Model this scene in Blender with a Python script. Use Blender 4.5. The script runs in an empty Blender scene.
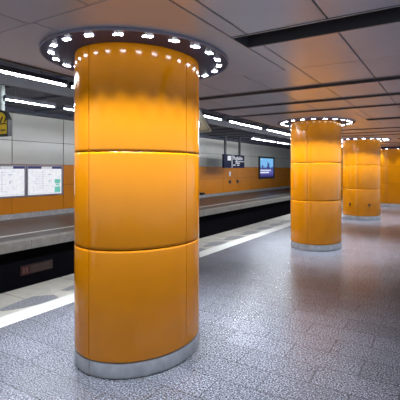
import bpy, bmesh, math, random
from mathutils import Vector, Matrix
random.seed(4)
PI = math.pi
S = bpy.context.scene
C = S.collection

# ---------------------------------------------------------------- camera, world, exposure
cam_d = bpy.data.cameras.new('camera'); cam = bpy.data.objects.new('camera', cam_d); C.objects.link(cam)
cam.location = (0, 0, 1.6); cam.rotation_euler = (PI/2, 0, 0.554)
cam_d.sensor_width = 36; cam_d.lens = 36*403/400; cam_d.shift_y = -30.3/400
cam_d.clip_end = 300; cam_d.clip_start = 0.05
S.camera = cam
w = bpy.data.worlds.new('world'); S.world = w; w.use_nodes = True
w.node_tree.nodes['Background'].inputs[0].default_value = (0.75, 0.85, 1.0, 1)
w.node_tree.nodes['Background'].inputs[1].default_value = 0.8
S.view_settings.view_transform = 'Standard'; S.view_settings.look = 'None'
S.view_settings.gamma = 1; S.view_settings.use_curve_mapping = False
S.view_settings.exposure = 0.0
S.cycles.sample_clamp_indirect = 6
S.cycles.max_bounces = 8
LED_W = 7.6          # watts of each ring module's spot
TILT = .18            # the spots lean a little outwards from the column
LED_E = 38           # emission of the diodes
TUBE_E = 220           # emission of the fluorescent strips

# ---------------------------------------------------------------- materials
def mat(name, col=(.5,.5,.5), rough=.5, metal=0, emit=None, es=0, coat=0, spec=.5):
    m = bpy.data.materials.new(name); m.use_nodes = True
    b = m.node_tree.nodes['Principled BSDF']
    b.inputs['Base Color'].default_value = (*col, 1)
    b.inputs['Roughness'].default_value = rough
    b.inputs['Metallic'].default_value = metal
    b.inputs['Specular IOR Level'].default_value = spec
    b.inputs['Coat Weight'].default_value = coat
    if emit:
        b.inputs['Emission Color'].default_value = (*emit, 1); b.inputs['Emission Strength'].default_value = es
    return m
def nodes(m):
    nt = m.node_tree; return nt, nt.nodes, nt.links, nt.nodes['Principled BSDF']
def coords(nt, scale=(1,1,1), rot=(0,0,0)):
    tc = nt.nodes.new('ShaderNodeTexCoord'); mp = nt.nodes.new('ShaderNodeMapping')
    mp.inputs['Scale'].default_value = scale; mp.inputs['Rotation'].default_value = rot
    nt.links.new(tc.outputs['Object'], mp.inputs['Vector']); return mp.outputs['Vector']
def noise(nt, vec, scale, detail=3, rough=.5):
    n = nt.nodes.new('ShaderNodeTexNoise'); n.inputs['Scale'].default_value = scale
    n.inputs['Detail'].default_value = detail; n.inputs['Roughness'].default_value = rough
    nt.links.new(vec, n.inputs['Vector']); return n.outputs['Fac']
def ramp(nt, fac, stops):
    r = nt.nodes.new('ShaderNodeValToRGB'); e = r.color_ramp.elements
    while len(e) < len(stops): e.new(.5)
    for i, (p, c) in enumerate(stops):
        e[i].position = p; e[i].color = (*c, 1) if len(c) == 3 else c
    nt.links.new(fac, r.inputs['Fac']); return r.outputs['Color']
def mixc(nt, a, b, fac, mode='MIX'):
    n = nt.nodes.new('ShaderNodeMix'); n.data_type = 'RGBA'; n.blend_type = mode
    if isinstance(fac, float): n.inputs['Factor'].default_value = fac
    else: nt.links.new(fac, n.inputs['Factor'])
    nt.links.new(a, n.inputs['A']); nt.links.new(b, n.inputs['B']); return n.outputs['Result']
def bump(nt, h, strength, dist, b):
    n = nt.nodes.new('ShaderNodeBump'); n.inputs['Strength'].default_value = strength; n.inputs['Distance'].default_value = dist
    nt.links.new(h, n.inputs['Height']); nt.links.new(n.outputs['Normal'], b.inputs['Normal'])

def mottled(name, c0, c1, scale, rough, metal=0, bstr=0, r2=None, spec=.5):
    m = mat(name, c0, rough, metal, spec=spec); nt, N, L, b = nodes(m)
    v = coords(nt); f = noise(nt, v, scale, 5, .6)
    L.new(ramp(nt, f, [(.3, c0), (.7, c1)]), b.inputs['Base Color'])
    if r2 is not None:
        L.new(ramp(nt, f, [(.3, (rough,)*3), (.7, (r2,)*3)]), b.inputs['Roughness'])
    if bstr: bump(nt, f, bstr, .003, b)
    return m

# dark speckled granite tiles
def granite(name, dark, light, tile=True, rough=(.26, .5), spec=.5):
    m = mat(name, dark, .35, spec=spec); nt, N, L, b = nodes(m)
    v = coords(nt)
    sp = noise(nt, v, 85, 3, .8)
    grain = ramp(nt, sp, [(.40, tuple(x*.2 for x in dark)), (.50, dark), (.62, light)])
    big = noise(nt, v, 1.3, 3, .5)
    tone = ramp(nt, big, [(.3, (.82,)*3), (.7, (1.08,)*3)])
    c = mixc(nt, grain, tone, 1.0, 'MULTIPLY')
    if tile:
        br = N.new('ShaderNodeTexBrick'); L.new(v, br.inputs['Vector'])
        br.inputs['Scale'].default_value = 1; br.inputs['Brick Width'].default_value = .6
        br.inputs['Row Height'].default_value = .3; br.inputs['Mortar Size'].default_value = .007
        br.inputs['Mortar Smooth'].default_value = .2
        br.inputs['Color1'].default_value = (1.06,1.06,1.06,1); br.inputs['Color2'].default_value = (.76,.76,.76,1)
        br.inputs['Mortar'].default_value = (.3,.3,.3,1)
        c = mixc(nt, c, br.outputs['Color'], 1.0, 'MULTIPLY')
    L.new(c, b.inputs['Base Color'])
    rn = noise(nt, v, 60, 3, .6)
    L.new(ramp(nt, rn, [(.35, (rough[0],)*3), (.65, (rough[1],)*3)]), b.inputs['Roughness'])
    bump(nt, noise(nt, v, 120, 2, .6), .12, .0012, b)
    return m
M_floor = granite('granite', (.042,.042,.052), (.42,.42,.47), rough=(.19,.36), spec=.42)
M_floor2 = granite('far_granite', (.085,.08,.08), (.20,.19,.19), rough=(.3,.45))
M_orange = mat('orange_enamel', (.80,.285,.008), .13, coat=.0, spec=.5)
def _o():
    nt, N, L, b = nodes(M_orange); v = coords(nt)
    f = noise(nt, v, 2.2, 3, .5)
    L.new(ramp(nt, f, [(.3, (.80,.262,.002)), (.7, (.86,.288,.003))]), b.inputs['Base Color'])
    bump(nt, noise(nt, v, 5, 2, .5), .03, .004, b)
    b.inputs['Coat Roughness'].default_value = .12
_o()
M_orangeW = mat('orange_cladding', (.86,.28,.004), .26)
M_joint = mat('dark_joint', (.012,.010,.009), .7)
M_steel = mottled('brushed_steel', (.48,.48,.48), (.72,.72,.72), 9, .36, .55, .05)
M_ceil = mottled('ceiling_panel', (.62,.64,.74), (.66,.68,.78), 3, .30, .4)
M_ceilslot = mat('slot_lining', (.07,.07,.08), .5)
M_ceiledge = mat('slot_edge', (.42,.42,.45), .35, .5)
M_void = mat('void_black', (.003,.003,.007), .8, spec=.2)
M_upper = mottled('dark_ceiling', (.055,.06,.09), (.08,.09,.125), 1.5, .6)  # dark blue-grey mottle for the track ceiling, beams and cornice
M_white = mottled('pale_cladding', (.70,.70,.64), (.76,.76,.70), .8, .2)
M_conc = mottled('pale_concrete', (.34,.32,.29), (.47,.45,.41), 6, .55, bstr=.2)
M_edge = mottled('edge_slab', (.22,.205,.17), (.31,.29,.24), 5, .5)
M_stripe = mottled('white_stripe', (.38,.37,.33), (.46,.45,.41), 14, .5)
M_stripe2 = mat('far_white_stripe', (.85,.84,.78), .4)
M_loz = granite('grey_lozenge', (.10,.10,.11), (.22,.22,.24), tile=False, rough=(.4,.55))
M_ring = mat('ring_plate', (.035,.037,.10), .4, spec=.25)
M_bezel = mat('bezel', (.12,.12,.2), .3, .5)
M_led = mat('diode', (1,1,1), .4, emit=(.86,.9,1), es=LED_E)
M_tube = mat('tube', (1,1,1), .4, emit=(.88,.93,1), es=TUBE_E)
M_rail = mat('lamp_housing', (.03,.03,.045), .5)
M_navy = mat('navy_sign', (.006,.01,.045), .5, spec=.2)
M_whitep = mat('white_print', (.8,.8,.82), .4, emit=(1,1,1), es=.25)
M_frame = mat('grey_frame', (.30,.29,.36), .35, .4)
M_poster = mat('poster_lit', (.12,.12,.12), .4, emit=(.92,.95,1), es=.85)
def _p():
    nt, N, L, b = nodes(M_poster); v = coords(nt)
    f = noise(nt, v, 9, 4, .7)
    c = ramp(nt, f, [(.30, (.66,.7,.82)), (.45, (.88,.9,.96)), (.75, (1,1,1))])
    L.new(c, b.inputs['Emission Color'])
_p()
M_header = mat('poster_header', (.02,.02,.09), .4, emit=(.05,.05,.25), es=.3)
M_green = mat('poster_green', (.1,.4,.3), .4, emit=(.15,.5,.42), es=.7)
M_line = mat('poster_line', (.1,.1,.12), .4, emit=(.5,.54,.68), es=.8)
M_yel = mat('sign_yellow', (.92,.62,.03), .45)
M_yeld = mat('shaded_yellow', (.11,.07,.014), .5)  # sign yellow darkened: the shade on the triangle's unlit face is in the colour
M_blk = mat('sign_black', (.012,.012,.014), .45)
M_polew = mat('pale_pole', (.55,.62,.6), .4)
M_pole = mat('grey_pole', (.10,.10,.11), .4, .3)
M_dull = mat('dull_plate', (.05,.03,.03), .5)
M_dulltxt = mat('dull_print', (.22,.15,.13), .5)
M_red = mat('dull_red', (.16,.05,.045), .5)
M_rust = mat('rail_steel', (.10,.07,.05), .5, .6)
M_screen_dark = mat('screen_frame', (.02,.03,.04), .35)
M_lens = mat('lock_metal', (.10,.07,.06), .3, .8)

# ---------------------------------------------------------------- mesh helpers
def obj(name, bm, m, parent=None, smooth=False, loc=None):
    me = bpy.data.meshes.new(name)
    bmesh.ops.recalc_face_normals(bm, faces=bm.faces)
    bm.to_mesh(me); bm.free()
    for x in (m if isinstance(m, (list, tuple)) else [m]): me.materials.append(x)
    if smooth:
        for p in me.polygons: p.use_smooth = True
        me.set_sharp_from_angle(angle=math.radians(35))
    o = bpy.data.objects.new(name, me); C.objects.link(o)
    if parent: o.parent = parent
    if loc: o.location = loc
    return o
def box(bm, x0, x1, y0, y1, z0, z1, mi=0, bev=0):
    r = bmesh.ops.create_cube(bm, size=1)
    for v in r['verts']:
        v.co = Vector(((x0+x1)/2 + v.co.x*(x1-x0), (y0+y1)/2 + v.co.y*(y1-y0), (z0+z1)/2 + v.co.z*(z1-z0)))
    fs = {f for v in r['verts'] for f in v.link_faces}
    if bev:
        es = list({e for f in fs for e in f.edges})
        g = bmesh.ops.bevel(bm, geom=es, offset=bev, segments=2, affect='EDGES')
        fs = {f for f in fs if f.is_valid} | set(g['faces'])
    for f in fs: f.material_index = mi
def cyl(bm, p0, p1, r, seg=12, mi=0, r2=None):
    p0, p1 = Vector(p0), Vector(p1); d = p1-p0
    q = Vector((0,0,1)).rotation_difference(d.normalized()).to_matrix().to_4x4()
    q = Matrix.Translation((p0+p1)/2) @ q
    g = bmesh.ops.create_cone(bm, cap_ends=True, segments=seg, radius1=r, radius2=r if r2 is None else r2, depth=d.length, matrix=q)
    for v in g['verts']:
        for f in v.link_faces: f.material_index = mi
def prism(bm, pts, d, mi=0):
    """polygon pts (3-D) extruded by vector d"""
    a = [bm.verts.new(p) for p in pts]; b = [bm.verts.new(Vector(p)+Vector(d)) for p in pts]
    fs = [bm.faces.new(a), bm.faces.new(b[::-1])]
    n = len(pts)
    for i in range(n): fs.append(bm.faces.new((a[i], b[i], b[(i+1)%n], a[(i+1)%n])))
    for f in fs: f.material_index = mi
def struct(name, bm, m, smooth=False):
    o = obj(name, bm, m, None, smooth); o['kind'] = 'structure'; return o
def thing(name, label, cat, loc=(0,0,0), group=None, rz=0):
    o = bpy.data.objects.new(name, None); C.objects.link(o); o.empty_display_size = .2
    o.location = loc; o.rotation_euler = (0,0,rz); o['label'] = label; o['category'] = cat
    if group: o['group'] = group
    return o
def tag(o, label, cat, group=None):
    o['label'] = label; o['category'] = cat
    if group: o['group'] = group
def copy_tree(o, parent=None):
    c = o.copy(); C.objects.link(c)
    if parent: c.parent = parent
    for ch in list(o.children): copy_tree(ch, c)
    return c

CX, CY, A, B, HC = -2.38, 2.815, .505, .61, 2.59
PITCH = 5.65
Y0, Y1 = -5.0, 62.0
XR = 4.93

# ---------------------------------------------------------------- structure: floors
bm = bmesh.new(); box(bm, -3.86, XR, Y0, Y1, -.12, 0); struct('floor', bm, M_floor)
bm = bmesh.new(); box(bm, -4.135, -3.86, Y0, Y1, -.12, .002); struct('platform_stripe', bm, M_stripe)
# edge slabs between stripe and pit
bm = bmesh.new()
y = Y0
while y < Y1:
    box(bm, -4.93, -4.135, y+.004, y+.9-.004, -.2, 0, bev=.003); y += .9
struct('platform_edge', bm, M_edge)
bm = bmesh.new()
y = Y0+.1
k = 0
yy = 3.1 - .9*8
while yy < Y1-1:
    prism(bm, [(-4.20, yy-.22, .0005), (-4.145, yy+.0, .0005), (-4.145, yy+.25, .0005), (-4.30, yy+.30, .0005), (-4.46, yy+.13, .0005), (-4.46, yy-.02, .0005), (-4.38, yy-.42, .0005), (-4.30, yy-.40, .0005)], (0,0,.002))
    yy += .9
struct('platform_edge_lozenges', bm, M_loz)
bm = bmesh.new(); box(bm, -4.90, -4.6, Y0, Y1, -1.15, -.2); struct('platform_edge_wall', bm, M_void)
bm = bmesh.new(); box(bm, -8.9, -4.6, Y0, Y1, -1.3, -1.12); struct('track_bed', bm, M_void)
# opposite platform
bm = bmesh.new(); box(bm, -12.3, -8.42, Y0, Y1, -.2, 0); struct('opposite_platform_floor', bm, M_floor2)
bm = bmesh.new()
y = Y0
while y < Y1:
    box(bm, -8.42, -8.1, y+.006, y+1.2-.006, -.2, .0, bev=.003); y += 1.2
struct('opposite_platform_edge', bm, M_conc)
bm = bmesh.new(); box(bm, -9.12, -8.98, Y0, Y1, -.05, .003); struct('opposite_platform_stripe', bm, M_stripe2)
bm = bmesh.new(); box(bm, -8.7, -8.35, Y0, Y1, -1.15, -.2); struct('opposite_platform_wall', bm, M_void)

# ---------------------------------------------------------------- structure: ceiling
ZT = HC + .03
bm = bmesh.new()
XS_mid = [-3.40, -2.98, -2.43, -1.85, -1.26, -.68, -.10, .48, 1.06, 1.64, 2.22, 2.80, 3.38, 3.96, 4.5, XR]
XS_col = [-3.40, CX, -1.39, -1.26, -.68, -.10, .48, 1.06, 1.64, 2.22, 2.80, 3.38, 3.96, 4.5, XR]
XS_col2 = [-3.40, CX, -1.39]
def slabs(xs, y0, y1, g=.006):
    for a, b in zip(xs[:-1], xs[1:]):
        ga = gb = g
        box(bm, a+ga, b-gb, y0+.004, y1-.004, HC, ZT, bev=.002)
SL = []     # slots (x0, x1, y0, y1)
for k in range(-1, 10):
    c = CY + k*PITCH
    # zone around the column
    slabs(XS_col2, c-1.1, c+1.05); slabs([-1.39, -1.26, -.68, -.10, .48, 1.06, 1.64, 2.22, 2.80, 3.38, 3.96, 4.5, XR], c-1.1, c-.125)
    slabs([-1.39, -1.26, -.68, -.10, .48, 1.06, 1.64, 2.22, 2.80, 3.38, 3.96, 4.5, XR], c+.165, c+1.05)
    SL.append((-1.39, XR, c-.125, c+.165))
    slabs(XS_mid, c+1.05, c+1.86)
    SL.append((-3.4, XR, c+1.86, c+2.06))
    slabs(XS_mid, c+2.06, c+2.88)
    SL.append((-3.4, XR, c+2.88, c+3.07))
    slabs(XS_mid, c+3.07, c+3.83)
    SL.append((-3.4, XR, c+3.83, c+4.01))
    slabs(XS_mid, c+4.01, c+PITCH-1.1)
struct('ceiling', bm, M_ceil)
bm = bmesh.new()
for x0, x1, y0, y1 in SL:       # U shaped trough lining each slot, with a thin bright lip
    t = .008
    box(bm, x0, x1, y0, y0+t, HC-.004, HC+.16, 0); box(bm, x0, x1, y1-t, y1, HC-.004, HC+.16, 0)
    box(bm, x0, x1, y0, y1, HC+.16, HC+.17, 0)
    box(bm, x0, x1, y0-.006, y0+t, HC-.007, HC-.003, 1); box(bm, x0, x1, y1-t, y1+.006, HC-.007, HC-.003, 1)
    if x0 > -3: box(bm, x0, x0+t, y0, y1, HC-.004, HC+.16, 0)
struct('trim_1', bm, [M_ceilslot, M_ceiledge])
bm = bmesh.new(); box(bm, -3.4, XR, Y0, Y1, HC+.2, HC+.22); struct('ceiling_void', bm, M_void)
bm = bmesh.new(); box(bm, -3.44, -3.404, Y0, Y1, HC-.012, 3.6); struct('trim_2', bm, M_ceilslot)
ZU = 3.55
bm = bmesh.new(); box(bm, -12.3, -3.40, Y0, Y1, ZU, ZU+.1); struct('track_ceiling', bm, M_upper)
bm = bmesh.new()
y = Y0 + .7
while y < Y1:
    box(bm, -12, -3.44, y, y+.16, ZU-.06, ZU, bev=.01); y += 1.41
struct('ceiling_beams', bm, M_upper)
for x in (-5.38, -7.45):
    bm = bmesh.new(); box(bm, x-.06, x+.06, Y0, Y1, 3.27, 3.49, bev=.008); struct('lamp_rail', bm, M_ceilslot)

# ---------------------------------------------------------------- structure: back wall
WX = -12.0
PY = [5.83 - 2.04*6 + 2.04*i for i in range(42)]
bm = bmesh.new(); box(bm, WX-.3, WX-.03, Y0, Y1, -.1, ZU); struct('wall_left', bm, M_joint)
bm = bmesh.new()
for a in PY:
    if a+2.04 > Y1: break
    box(bm, WX-.03, WX, a+.012, a+2.028, 1.78, 2.545, bev=.004); box(bm, WX-.03, WX, a+.012, a+2.028, 2.56, ZU, bev=.004)
struct('wall_left_cladding', bm, M_white)
bm = bmesh.new()
for a in PY:
    if a+2.04 > Y1: break
    box(bm, WX-.03, WX, a+.008, a+2.032, .17, 1.055, bev=.004); box(bm, WX-.03, WX, a+.008, a+2.032, 1.065, 1.77, bev=.004)
struct('wall_left_panelling', bm, M_orangeW)
bm = bmesh.new(); box(bm, WX-.03, WX+.03, Y0, Y1, 0, .165, bev=.004); struct('baseboard_left', bm, M_steel)
bm = bmesh.new(); box(bm, -12.3, XR, Y1, Y1+.2, -1.3, 3.7); struct('wall_far', bm, M_void)
bm = bmesh.new(); box(bm, -12, -11.6, Y0, Y1, 3.43, ZU); struct('wall_cornice', bm, M_upper)

# ---------------------------------------------------------------- columns
def ellipse(a, b, t): return a*math.cos(t), b*math.sin(t)
def curved_panel(a, b, t0, t1, z0, z1, th=.03, seg=18, straight=0):
    """one pillowed enamel panel: quarter of the oval, rounded at all four borders"""
    prof = []
    e = .007
    zs = [z0, z0+e*.3, z0+e, z0+3*e, (z0+z1)/2, z1-3*e, z1-e, z1-e*.3, z1]
    off = [-.006, -.003, -.0008, 0, .0006, 0, -.0008, -.003, -.006]
    bm = bmesh.new(); grid = []
    ts = [t0 + (t1-t0)*i/seg for i in range(seg+1)]
    gap = .0035/((a+b)/2)
    ts[0] += gap; ts[-1] -= gap
    for t in ts:
        edge = -.002 if t in (ts[0], ts[-1]) else 0
        col = []
        for z, o in zip(zs, off):
            x, y = ellipse(a+o+edge, b+o+edge, t)
            if straight: x += straight*(1 if math.cos(t) > 1e-6 else -1 if math.cos(t) < -1e-6 else 0)
            col.append(bm.verts.new((x, y, z)))
        x, y = ellipse(a-th, b-th, t); 
        if straight: x += straight*(1 if math.cos(t) > 1e-6 else -1 if math.cos(t) < -1e-6 else 0)
        col.append(bm.verts.new((x, y, z1))); col.append(bm.verts.new((x, y, z0)))
        grid.append(col)
    n = len(grid[0])
    for i in range(seg):
        for j in range(n):
            bm.faces.new((grid[i][j], grid[i+1][j], grid[i+1][(j+1)%n], grid[i][(j+1)%n]))
    bm.faces.new(grid[0]); bm.faces.new(grid[-1][::-1])
    return bm
def oval_solid(a, b, z0, z1, seg=72, ex=0):
    bm = bmesh.new(); pts = []
    for i in range(seg):
        t = 2*PI*(i+.5)/seg; x, y = ellipse(a, b, t); pts.append((x + ex*(1 if x > 0 else -1), y, z0))
    prism(bm, pts, (0,0,z1-z0)); return bm
ROWS = [(.128, .980), (.985, 1.738), (1.743, 2.572)]
def make_column(label):
    t = thing('column', label, 'column', (CX, CY, 0), 'orange clad columns in a row')
    obj('core', oval_solid(A-.028, B-.028, 0, 2.575), M_joint, t, True)
    for q in range(4):
        for z0, z1 in ROWS:
            obj('panel', curved_panel(A, B, -PI/2+q*PI/2, q*PI/2, z0, z1), M_orange, t, True)
        bmq = bmesh.new()
        g = curved_panel(A-.002, B-.002, -PI/2+q*PI/2, q*PI/2, .004, .122, th=.02)
        bmq.free(); obj('plinth', g, M_steel, t, True)
    return t
RA, RB = A+.265, B+.265
def ring_point(s, n, a, b):
    """n points equally spaced along the oval"""
    K = 720; P = [ellipse(a, b, 2*PI*i/K) for i in range(K+1)]
    Lc = [0]
    for p, q in zip(P[:-1], P[1:]): Lc.append(Lc[-1]+math.dist(p, q))
    out = []
    for i in range(n):
        d = ((i+s) % n)/n*Lc[-1]
        j = next(k for k in range(K) if Lc[k+1] >= d)
        out.append((P[j], math.atan2(P[j+1][1]-P[j][1], P[j+1][0]-P[j][0])))
    return out
def make_ring(label):
    t = thing('light_ring', label, 'ceiling light', (CX, CY, HC-.018), 'oval light rings around the column tops')
    bm = oval_solid(RA, RB, .0, .016); obj('plate', bm, M_ring, t, True)
    bm = bmesh.new(); seg = 72; vs = []
    for i in range(seg):
        a = 2*PI*i/seg
        vs.append([bm.verts.new((*ellipse(RA+o, RB+o, a), z)) for o, z in ((0,-.004), (.008,-.004), (.008,.016), (0,.016))])
    for i in range(seg):
        for j in range(4): bm.faces.new((vs[i][j], vs[(i+1)%seg][j], vs[(i+1)%seg][(j+1)%4], vs[i][(j+1)%4]))
    obj('rim', bm, M_frame, t, True)
    first = None
    for (x, y), ang in ring_point(.35, 22, A+.185, B+.185):
        if first is None:
            bm = bmesh.new(); box(bm, -.042, .042, -.028, .028, -.003, 0, bev=.001)
            first = obj('led_module', bm, M_bezel, t)
            bm = bmesh.new()
            for px, py in ((-.028,.014), (-.004,.012), (-.016,-.013), (.010,-.012), (.030,-.010), (.022, .013)):
                cyl(bm, (px, py, -.007), (px, py, -.002), .008, 10, r2=.0095)
            obj('diode_cluster', bm, M_led, first)
            m = first
            ld = bpy.data.lights.new('led_spot', 'AREA'); ld.energy = LED_W; ld.shape = 'DISK'; ld.size = .06; ld.spread = math.radians(74)
            ld.color = (.80,.88,1)
        else:
            m = first.copy(); C.objects.link(m)
            d = first.children[0].copy(); C.objects.link(d); d.parent = m
        m.location = (x, y, 0); m.rotation_euler = (0, 0, ang)
    for (x, y), ang in ring_point(.35, 22, A+.185, B+.185):
        lo = bpy.data.objects.new('led_spot', ld); C.objects.link(lo); lo.parent = t; lo.location = (x, y, -.02)
        lo.rotation_euler = (Matrix.Rotation(ang, 3, 'Z') @ Matrix.Rotation(-TILT, 3, 'X')).to_euler()
    return t
col1 = make_column('largest orange clad column, nearest the camera, standing alone at left')
ring1 = make_ring('oval ring of white lights around the top of the nearest, largest column')
names = [(1, 'orange clad column in the middle distance, second nearest, right of centre',
             'small oval light ring on top of the second nearest orange column'),
         (2, 'far orange column with two small locks low on its panels, partly behind the second',
             'thin light ring above the far column that has two small locks')]
cols = [col1]
for k, lc, lr in names:
    c = copy_tree(col1); c.location.y = CY + k*PITCH; c['label'] = lc; cols.append(c)
    r = copy_tree(ring1); r.location.y = CY + k*PITCH; r['label'] = lr
    if k == 2:          # the third column is a little broader
        for q in (c, r): q.scale.x = 1.16; q.location.x = CX - .09
# the two small locks on the third column
def lock(colm, t, z):
    x, y = ellipse(A+.003, B+.003, t); n = Vector((math.cos(t)/A, math.sin(t)/B, 0)).normalized()
    bm = bmesh.new(); p = Vector((x, y, z))
    cyl(bm, p-n*.004, p+n*.012, .030, 16); cyl(bm, p+n*.012, p+n*.022, .014, 12)
    cyl(bm, p-n*.004+Vector((0,0,-.06)), p+n*.008+Vector((0,0,-.06)), .018, 12)
    o = obj('lock', bm, M_lens, colm, True); o['label'] = 'small dark metal lock'
lock(cols[2], -2.0, .50); lock(cols[2], -.98, .50)

# wide oval enclosure at the far right (same cladding, longer)
EX = 1.35
wide = thing('wide_column', 'wide orange clad block at the right edge of the picture, farthest away', 'column', (CX+EX+.06, CY+3*PITCH+.1, 0))
bm = oval_solid(A-.028, B-.028, 0, 2.575, ex=EX); obj('core', bm, M_joint, wide, True)
for q in range(4):
    sx = 1 if q in (0, 1) else -1
    for z0, z1 in ROWS:
        bm = curved_panel(A, B, -PI/2+q*PI/2, q*PI/2, z0, z1)
        bmesh.ops.translate(bm, verts=bm.verts, vec=(EX*sx, 0, 0)); obj('panel', bm, M_orange, wide, True)
    bm = curved_panel(A-.002, B-.002, -PI/2+q*PI/2, q*PI/2, .004, .122, th=.02)
    bmesh.ops.translate(bm, verts=bm.verts, vec=(EX*sx, 0, 0)); obj('plinth', bm, M_steel, wide, True)
for sy in (-1, 1):
    for i in range(3):
        xa = -EX + i*EX*2/3+.003; xb = xa + EX*2/3-.006
        for z0, z1 in ROWS:
            bm = bmesh.new(); box(bm, xa, xb, min(sy*B, sy*(B-.03)), max(sy*B, sy*(B-.03)), z0, z1, bev=.006); obj('panel', bm, M_orange, wide, False)
    bm = bmesh.new(); box(bm, -EX, EX, min(sy*B, sy*(B-.02)), max(sy*B, sy*(B-.02)), .004, .122); obj('plinth', bm, M_steel, wide)
head = oval_solid(A+.2, B+.25, 0, .08, ex=EX)
t = thing('ceiling_collar', 'dark flat light collar on the ceiling above the wide orange block', 'ceiling light', (CX+EX+.06, CY+3*PITCH+.1, HC-.082))
obj('plate', head, M_ring, t, True)
mod0 = next(o for o in ring1.children if o.name.startswith('led_module')); ld = bpy.data.lights['led_spot']
for x in [-1.85, -1.65] + [-1.35+.45*i for i in range(7)]:
    y = -B-.14 if x > -1.6 else (-.25 if x < -1.8 else -.6)
    m = mod0.copy(); C.objects.link(m); m.parent = t; m.location = (x-(.05 if x < -1.8 else 0), y, 0); m.rotation_euler = (0,0,0)
    d = mod0.children[0].copy(); C.objects.link(d); d.parent = m
    lo = bpy.data.objects.new('led_spot', ld); C.objects.link(lo); lo.parent = t; lo.location = (x, y, -.02); lo.rotation_euler = (-.3, 0, 0)

# ---------------------------------------------------------------- strip lights over the track
def strip(x, z, y0, y1, label, group, rad=.011):
    t = thing('strip_light', label, 'strip light', (x, (y0+y1)/2, z), group)
    h = (y1-y0)/2
    bm = bmesh.new(); box(bm, -.045, .045, -h, h, -.0, .07, bev=.006); obj('housing', bm, M_rail, t)
    bm = bmesh.new(); cyl(bm, (0,-h+.03,-.016), (0,h-.03,-.016), rad, 12); obj('tube', bm, M_tube, t, True)
    for s in (-1, 1):
        bm = bmesh.new(); box(bm, -.025, .025, s*h-.015, s*h+.015, -.04, 0, bev=.004); obj('end_cap', bm, M_rail, t)
        bm = bmesh.new(); cyl(bm, (0, .6*s*h, .07), (0, .6*s*h, .27), .008, 6); obj('suspension', bm, M_rail, t)
    return t
near = ['first', 'second', 'third', 'fourth', 'fifth', 'sixth', 'seventh', 'eighth', 'ninth', 'tenth']
P1 = 2.83
for i in range(9):
    e = 4.42 + i*P1 + (.08 if i == 0 else -.27)
    lab = ['long bright strip light at upper left, running into the nearest column',
           'strip light over the track hidden behind the nearest column',
           'short end of strip light seen just right of the nearest column, beside triangle sign',
           'strip light over the near track side, second right of the nearest column',
           'strip light over the near track side, ending at the second column',][i] if i < 5 else 'strip light of the near line, behind and beyond the second column'
    strip(-5.38, 3.0, e-2.4, e, lab, 'strip lights over the near side of the track')
for y0, y1, lab in ((4.72, 5.92, 'thin lower strip light above the white wall, left of the nearest column'),
                    (6.14, 7.60, 'thin strip light of the lower line, mostly hidden behind the nearest column'),
                    (16.36, 17.50, 'small strip light of the lower far line, above the right end of the blue sign'),
                    (17.65, 19.20, 'small strip light of the lower far line, above and left of the blue display'),
                    (19.45, 21.20, 'small strip light of the lower far line, directly above the blue display'),
                    (21.45, 23.20, 'small strip light of the lower far line, touching the second column'),
                    (23.45, 25.20, 'strip light of the lower far line, behind the second column')):
    strip(-7.45, 3.0, y0, y1, lab, 'strip lights over the far side of the track', .007)

# ---------------------------------------------------------------- lit posters on the far wall
def plate(bm, y0, y1, z0, z1, x=0, mi=0, th=.004): box(bm, x, x+th, y0, y1, z0, z1, mi)
def frame_bm(y0, y1, z0, z1, wd=.05, th=.07):
    bm = bmesh.new()
    box(bm, 0, th, y0, y1, z0, z0+wd, bev=.004); box(bm, 0, th, y0, y1, z1-wd, z1, bev=.004)
    box(bm, 0, th, y0, y0+wd, z0+wd, z1-wd, bev=.004); box(bm, 0, th, y1-wd, y1, z0+wd, z1-wd, bev=.004)
    return bm
def poster(yc, label, green):
    t = thing('poster_case', label, 'poster case', (WX, yc, .70), 'lit poster cases on the orange wall')
    h = .745
    obj('frame', frame_bm(-h, h, 0, 1.06), M_frame, t)
    bm = bmesh.new(); plate(bm, -h+.05, h-.05, .05, 1.01, .02); obj('poster', bm, M_poster, t)
    bm = bmesh.new(); plate(bm, -h+.05, h-.05, .93, 1.01, .026); obj('header', bm, M_header, t)
    bm = bmesh.new(); plate(bm, -.15, .28, .935, 1.005, .032)
    obj('white_label', bm, M_whitep, t)
    bm = bmesh.new()
    random.seed(int(yc*10))
    for i in range(9):
        zz = .2 + i*.075; a = -.5+random.random()*.15; plate(bm, a, a+.25+random.random()*.3, zz, zz+.008, .026)
    plate(bm, -.1, -.085, .2, .85, .026); plate(bm, .12, .26, .72, .75, .026); plate(bm, .16, .2, .45, .55, .026)
    plate(bm, -h+.09, h-.09, .085, .095, .026)
    obj('print', bm, M_line, t)
    if green:
        bm = bmesh.new(); plate(bm, .40, .64, .10, .30, .026); plate(bm, .40, .64, .42, .56, .026); plate(bm, .46, .6, .34, .4, .026)
        obj('green_picture', bm, M_green, t)
poster(9.10, 'lit white poster case with small green pictures, right of the pair on the wall', True)
poster(7.60, 'lit white poster case cut by the left edge of the picture', False)

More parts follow.
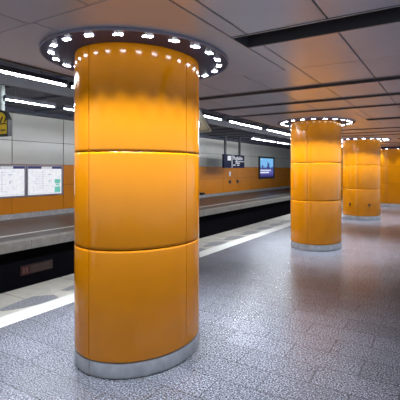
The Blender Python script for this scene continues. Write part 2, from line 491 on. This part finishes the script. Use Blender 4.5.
# large skyline display
t = thing('display_board', 'blue glowing display with city skyline in a dark frame on the far wall', 'display', (WX, 29.1, .92))
obj('frame', frame_bm(-1.5, 1.5, 0, 1.68, .13, .10), M_screen_dark, t)
def emat(n, c, s): return mat(n, (.02,.02,.02), .4, emit=c, es=s)
bm = bmesh.new(); plate(bm, -1.38, 1.38, .12, 1.56, .03); scr = emat('screen_sky', (.12,.33,.85), .9)
nt, N, L, b = nodes(scr)
v = coords(nt); sp = N.new('ShaderNodeSeparateXYZ'); L.new(v, sp.inputs[0])
L.new(ramp(nt, sp.outputs['Z'], [(.15, (.03,.02,.16)), (.6, (.16,.16,.55)), (.95, (.2,.5,.9)), (1.0, (.22,.55,.95))]), b.inputs['Emission Color'])
obj('screen', bm, scr, t)
bm = bmesh.new(); random.seed(3)
y = -1.38
while y < 1.3:
    wd = .10+random.random()*.14; h = .75+random.random()*.2
    if .1 < y < .35: h = 1.18
    if -.95 < y < -.7: h = 1.02
    plate(bm, y, min(y+wd, 1.38), .62, h, .036); y += wd
prism(bm, [(.036, .12, 1.1), (.036, .34, 1.1), (.036, .23, 1.36)], (.004,0,0))
obj('skyline', bm, emat('screen_city', (.05,.06,.28), .8), t)
bm = bmesh.new(); plate(bm, -1.3, .85, .60, .68, .042); plate(bm, -1.3, .45, .42, .52, .042); plate(bm, -1.2, -.8, 1.42, 1.45, .042)
obj('caption_bar', bm, emat('screen_text', (.8,.85,1), 1.0), t)

# ---------------------------------------------------------------- hanging direction sign
SX, = (-10.6,)
# pixel span worked back to the plane x = -10.6: y 19.2 to 21.7
t = thing('direction_sign', 'dark blue hanging direction sign with white lettering above the opposite platform', 'sign', (SX, 0, 1.70))
SY0, SY1 = 19.55, 22.15
bm = bmesh.new(); box(bm, -.06, .06, SY0, SY1, 0, .76, bev=.01); obj('board', bm, M_navy, t)
bm = bmesh.new()
box(bm, .06, .066, SY0+.42, SY0+.82, .42, .68); obj('white_symbol', bm, M_whitep, t)
bm = bmesh.new(); box(bm, .06, .066, SY0+.93, SY0+.99, .02, .74); obj('divider', bm, M_whitep, t)
bm = bmesh.new(); box(bm, .06, .066, SY0+1.35, SY1-.05, .36, .39)
for a, bb, z in ((1.4, 1.95, .26), (1.1, 1.4, .14), (1.6, 1.9, .14)): box(bm, .06, .066, SY0+a, SY0+bb, z, z+.05)
obj('small_lettering', bm, M_whitep, t)
cu = bpy.data.curves.new('lettering', 'FONT'); cu.body = 'Flughafen'; cu.size = .33; cu.extrude = .003
tmp = bpy.data.objects.new('tmp', cu); C.objects.link(tmp)
bpy.context.view_layer.update()
me = bpy.data.meshes.new_from_object(tmp.evaluated_get(bpy.context.evaluated_depsgraph_get())); bpy.data.objects.remove(tmp)
me.materials.clear(); me.materials.append(M_whitep)
lt = bpy.data.objects.new('lettering', me); C.objects.link(lt); lt.parent = t
lt.rotation_euler = (PI/2, 0, PI/2); lt.location = (.066, SY0+1.08, .47)
for yy in (SY0+.25, SY1-.55):
    bm = bmesh.new(); box(bm, -.05, .05, yy-.06, yy+.06, .76, ZU-1.70); obj('hanger', bm, M_pole, t)

# small fittings on the orange far wall
def small(name, y0, y1, z0, z1, m, lab, cat, d=.08):
    bm = bmesh.new(); box(bm, WX, WX+d, y0, y1, z0, z1, bev=.008)
    box(bm, WX+d, WX+d+.01, y0+(y1-y0)*.2, y1-(y1-y0)*.2, z0+(z1-z0)*.2, z1-(z1-z0)*.2, bev=.002)
    o = obj(name, bm, m); tag(o, lab, cat); return o
small('wall_notice', 22.95, 23.15, 1.20, 1.48, M_whitep, 'small white notice on the orange wall below the blue sign', 'notice', .02)
small('wall_box', 22.9, 23.1, .72, .92, M_pole, 'small dark box on the orange wall, left of two below the blue sign', 'wall box')
small('wall_box', 24.0, 24.2, .72, .92, M_pole, 'small dark box on the orange wall, right of two below the blue sign', 'wall box')
small('floor_box', 19.35, 19.8, .17, .30, M_blk, 'low black box at the foot of the orange wall beside the nearest column', 'box')

# ---------------------------------------------------------------- hanging yellow signs
def tri_sign(loc, s, label, polelen):
    t = thing('warning_sign', label, 'sign', loc)
    def tri(k, dy, th, r=.06):
        pts = []
        for c in (( -1, 0), (1, 0), (0, 1.62)):
            ctr = Vector((0, .62)); p = Vector(c)
            q = ctr + (p-ctr)*k
            for da in (-.5, -.17, .17, .5):
                base = math.atan2((q-ctr).y, (q-ctr).x)
                rr = r
                inner = q - (q-ctr).normalized()*rr*1.4
                pts.append(((inner.x+math.cos(base+da*1.9)*rr)*s, dy, (inner.y+math.sin(base+da*1.9)*rr)*s))
        return pts
    bm = bmesh.new(); prism(bm, tri(1, 0, 0), (0, .05, 0)); obj('plate', bm, M_blk, t)
    bm = bmesh.new(); prism(bm, tri(.93, -.004, 0), (0, .004, 0)); obj('border', bm, M_yeld, t)
    bm = bmesh.new(); prism(bm, tri(.80, -.008, 0), (0, .004, 0)); obj('inner_border', bm, M_blk, t)
    bm = bmesh.new(); prism(bm, tri(.70, -.012, 0), (0, .004, 0)); obj('yellow_field', bm, M_yeld, t)
    bm = bmesh.new()
    z = lambda pts: [(x*s, -.016, y*s) for x, y in pts]
    prism(bm, z([(.10,1.0), (-.16,.58), (.0,.60), (-.06,.2), (.2,.68), (.04,.66), (.16,.98)]), (0,.004,0)); obj('bolt_symbol', bm, M_blk, t)
    bm = bmesh.new(); cyl(bm, (0,.025,1.55*s), (0,.025,polelen), .018, 8); obj('hanger', bm, M_pole, t, True)
    return t
ws = tri_sign((-5.06, 8.15, 2.48), .35, 'yellow and black triangular warning sign hanging right beside the nearest column', 1.05)

t = thing('hanging_sign', 'yellow and black sign in dark rounded case, cut by the left edge of the picture', 'sign', (-8.7, 5.42, 2.36), None, 0)
# rounded top case facing along the platform
def arch(w0, h, y, k=1.0):
    pts = [(-w0*k, y, (1-k)*h*.5), (w0*k, y, (1-k)*h*.5)]
    for i in range(11):
        a = PI*i/10; pts.append((w0*k*math.cos(a), y, h*.45 + h*.55*k*math.sin(a)))
    return pts
bm = bmesh.new(); prism(bm, arch(.28, .60, 0), (0, .10, 0)); obj('case', bm, M_blk, t)
bm = bmesh.new(); prism(bm, arch(.28, .60, -.006, .84), (0, .006, 0)); obj('yellow_face', bm, M_yel, t)
bm = bmesh.new()
box(bm, -.235, .235, -.012, -.006, .27, .295)
for dx in (-.18, -.02, .14):
    prism(bm, [(dx, -.012, .31), (dx+.05, -.012, .31), (dx+.13, -.012, .44), (dx+.08, -.012, .44)], (0,.006,0))
box(bm, -.25, -.1, -.012, -.006, .1, .2); box(bm, .02, .2, -.012, -.006, .12, .15)
obj('black_marking', bm, M_blk, t)
bm = bmesh.new(); cyl(bm, (0,.05,.58), (0,.05,1.19), .05, 12); obj('hanger', bm, M_polew, t, True)

# dull plate on the black wall under the opposite platform
t = thing('track_plate', 'dull reddish plate with two framed lines on the black track wall', 'sign', (-8.35, 6.12, -.84))
bm = bmesh.new(); box(bm, 0, .012, -.44, .44, 0, .23, bev=.002); obj('board', bm, M_dull, t)
bm = bmesh.new(); box(bm, .012, .016, -.42, -.22, .02, .2)
obj('red_symbol', bm, M_red, t)
bm = bmesh.new()
for z in (.03, .105, .18):
    box(bm, .012, .017, -.18, .42, z, z+.014)
for y in (-.18, .406): box(bm, .012, .017, y, y+.014, .03, .194)
for z in (.062, .138): box(bm, .012, .017, -.14, .36, z, z+.022)
box(bm, .016, .019, -.38, -.34, .05, .17); box(bm, .016, .019, -.30, -.26, .05, .17)
obj('pale_lettering', bm, M_dulltxt, t)
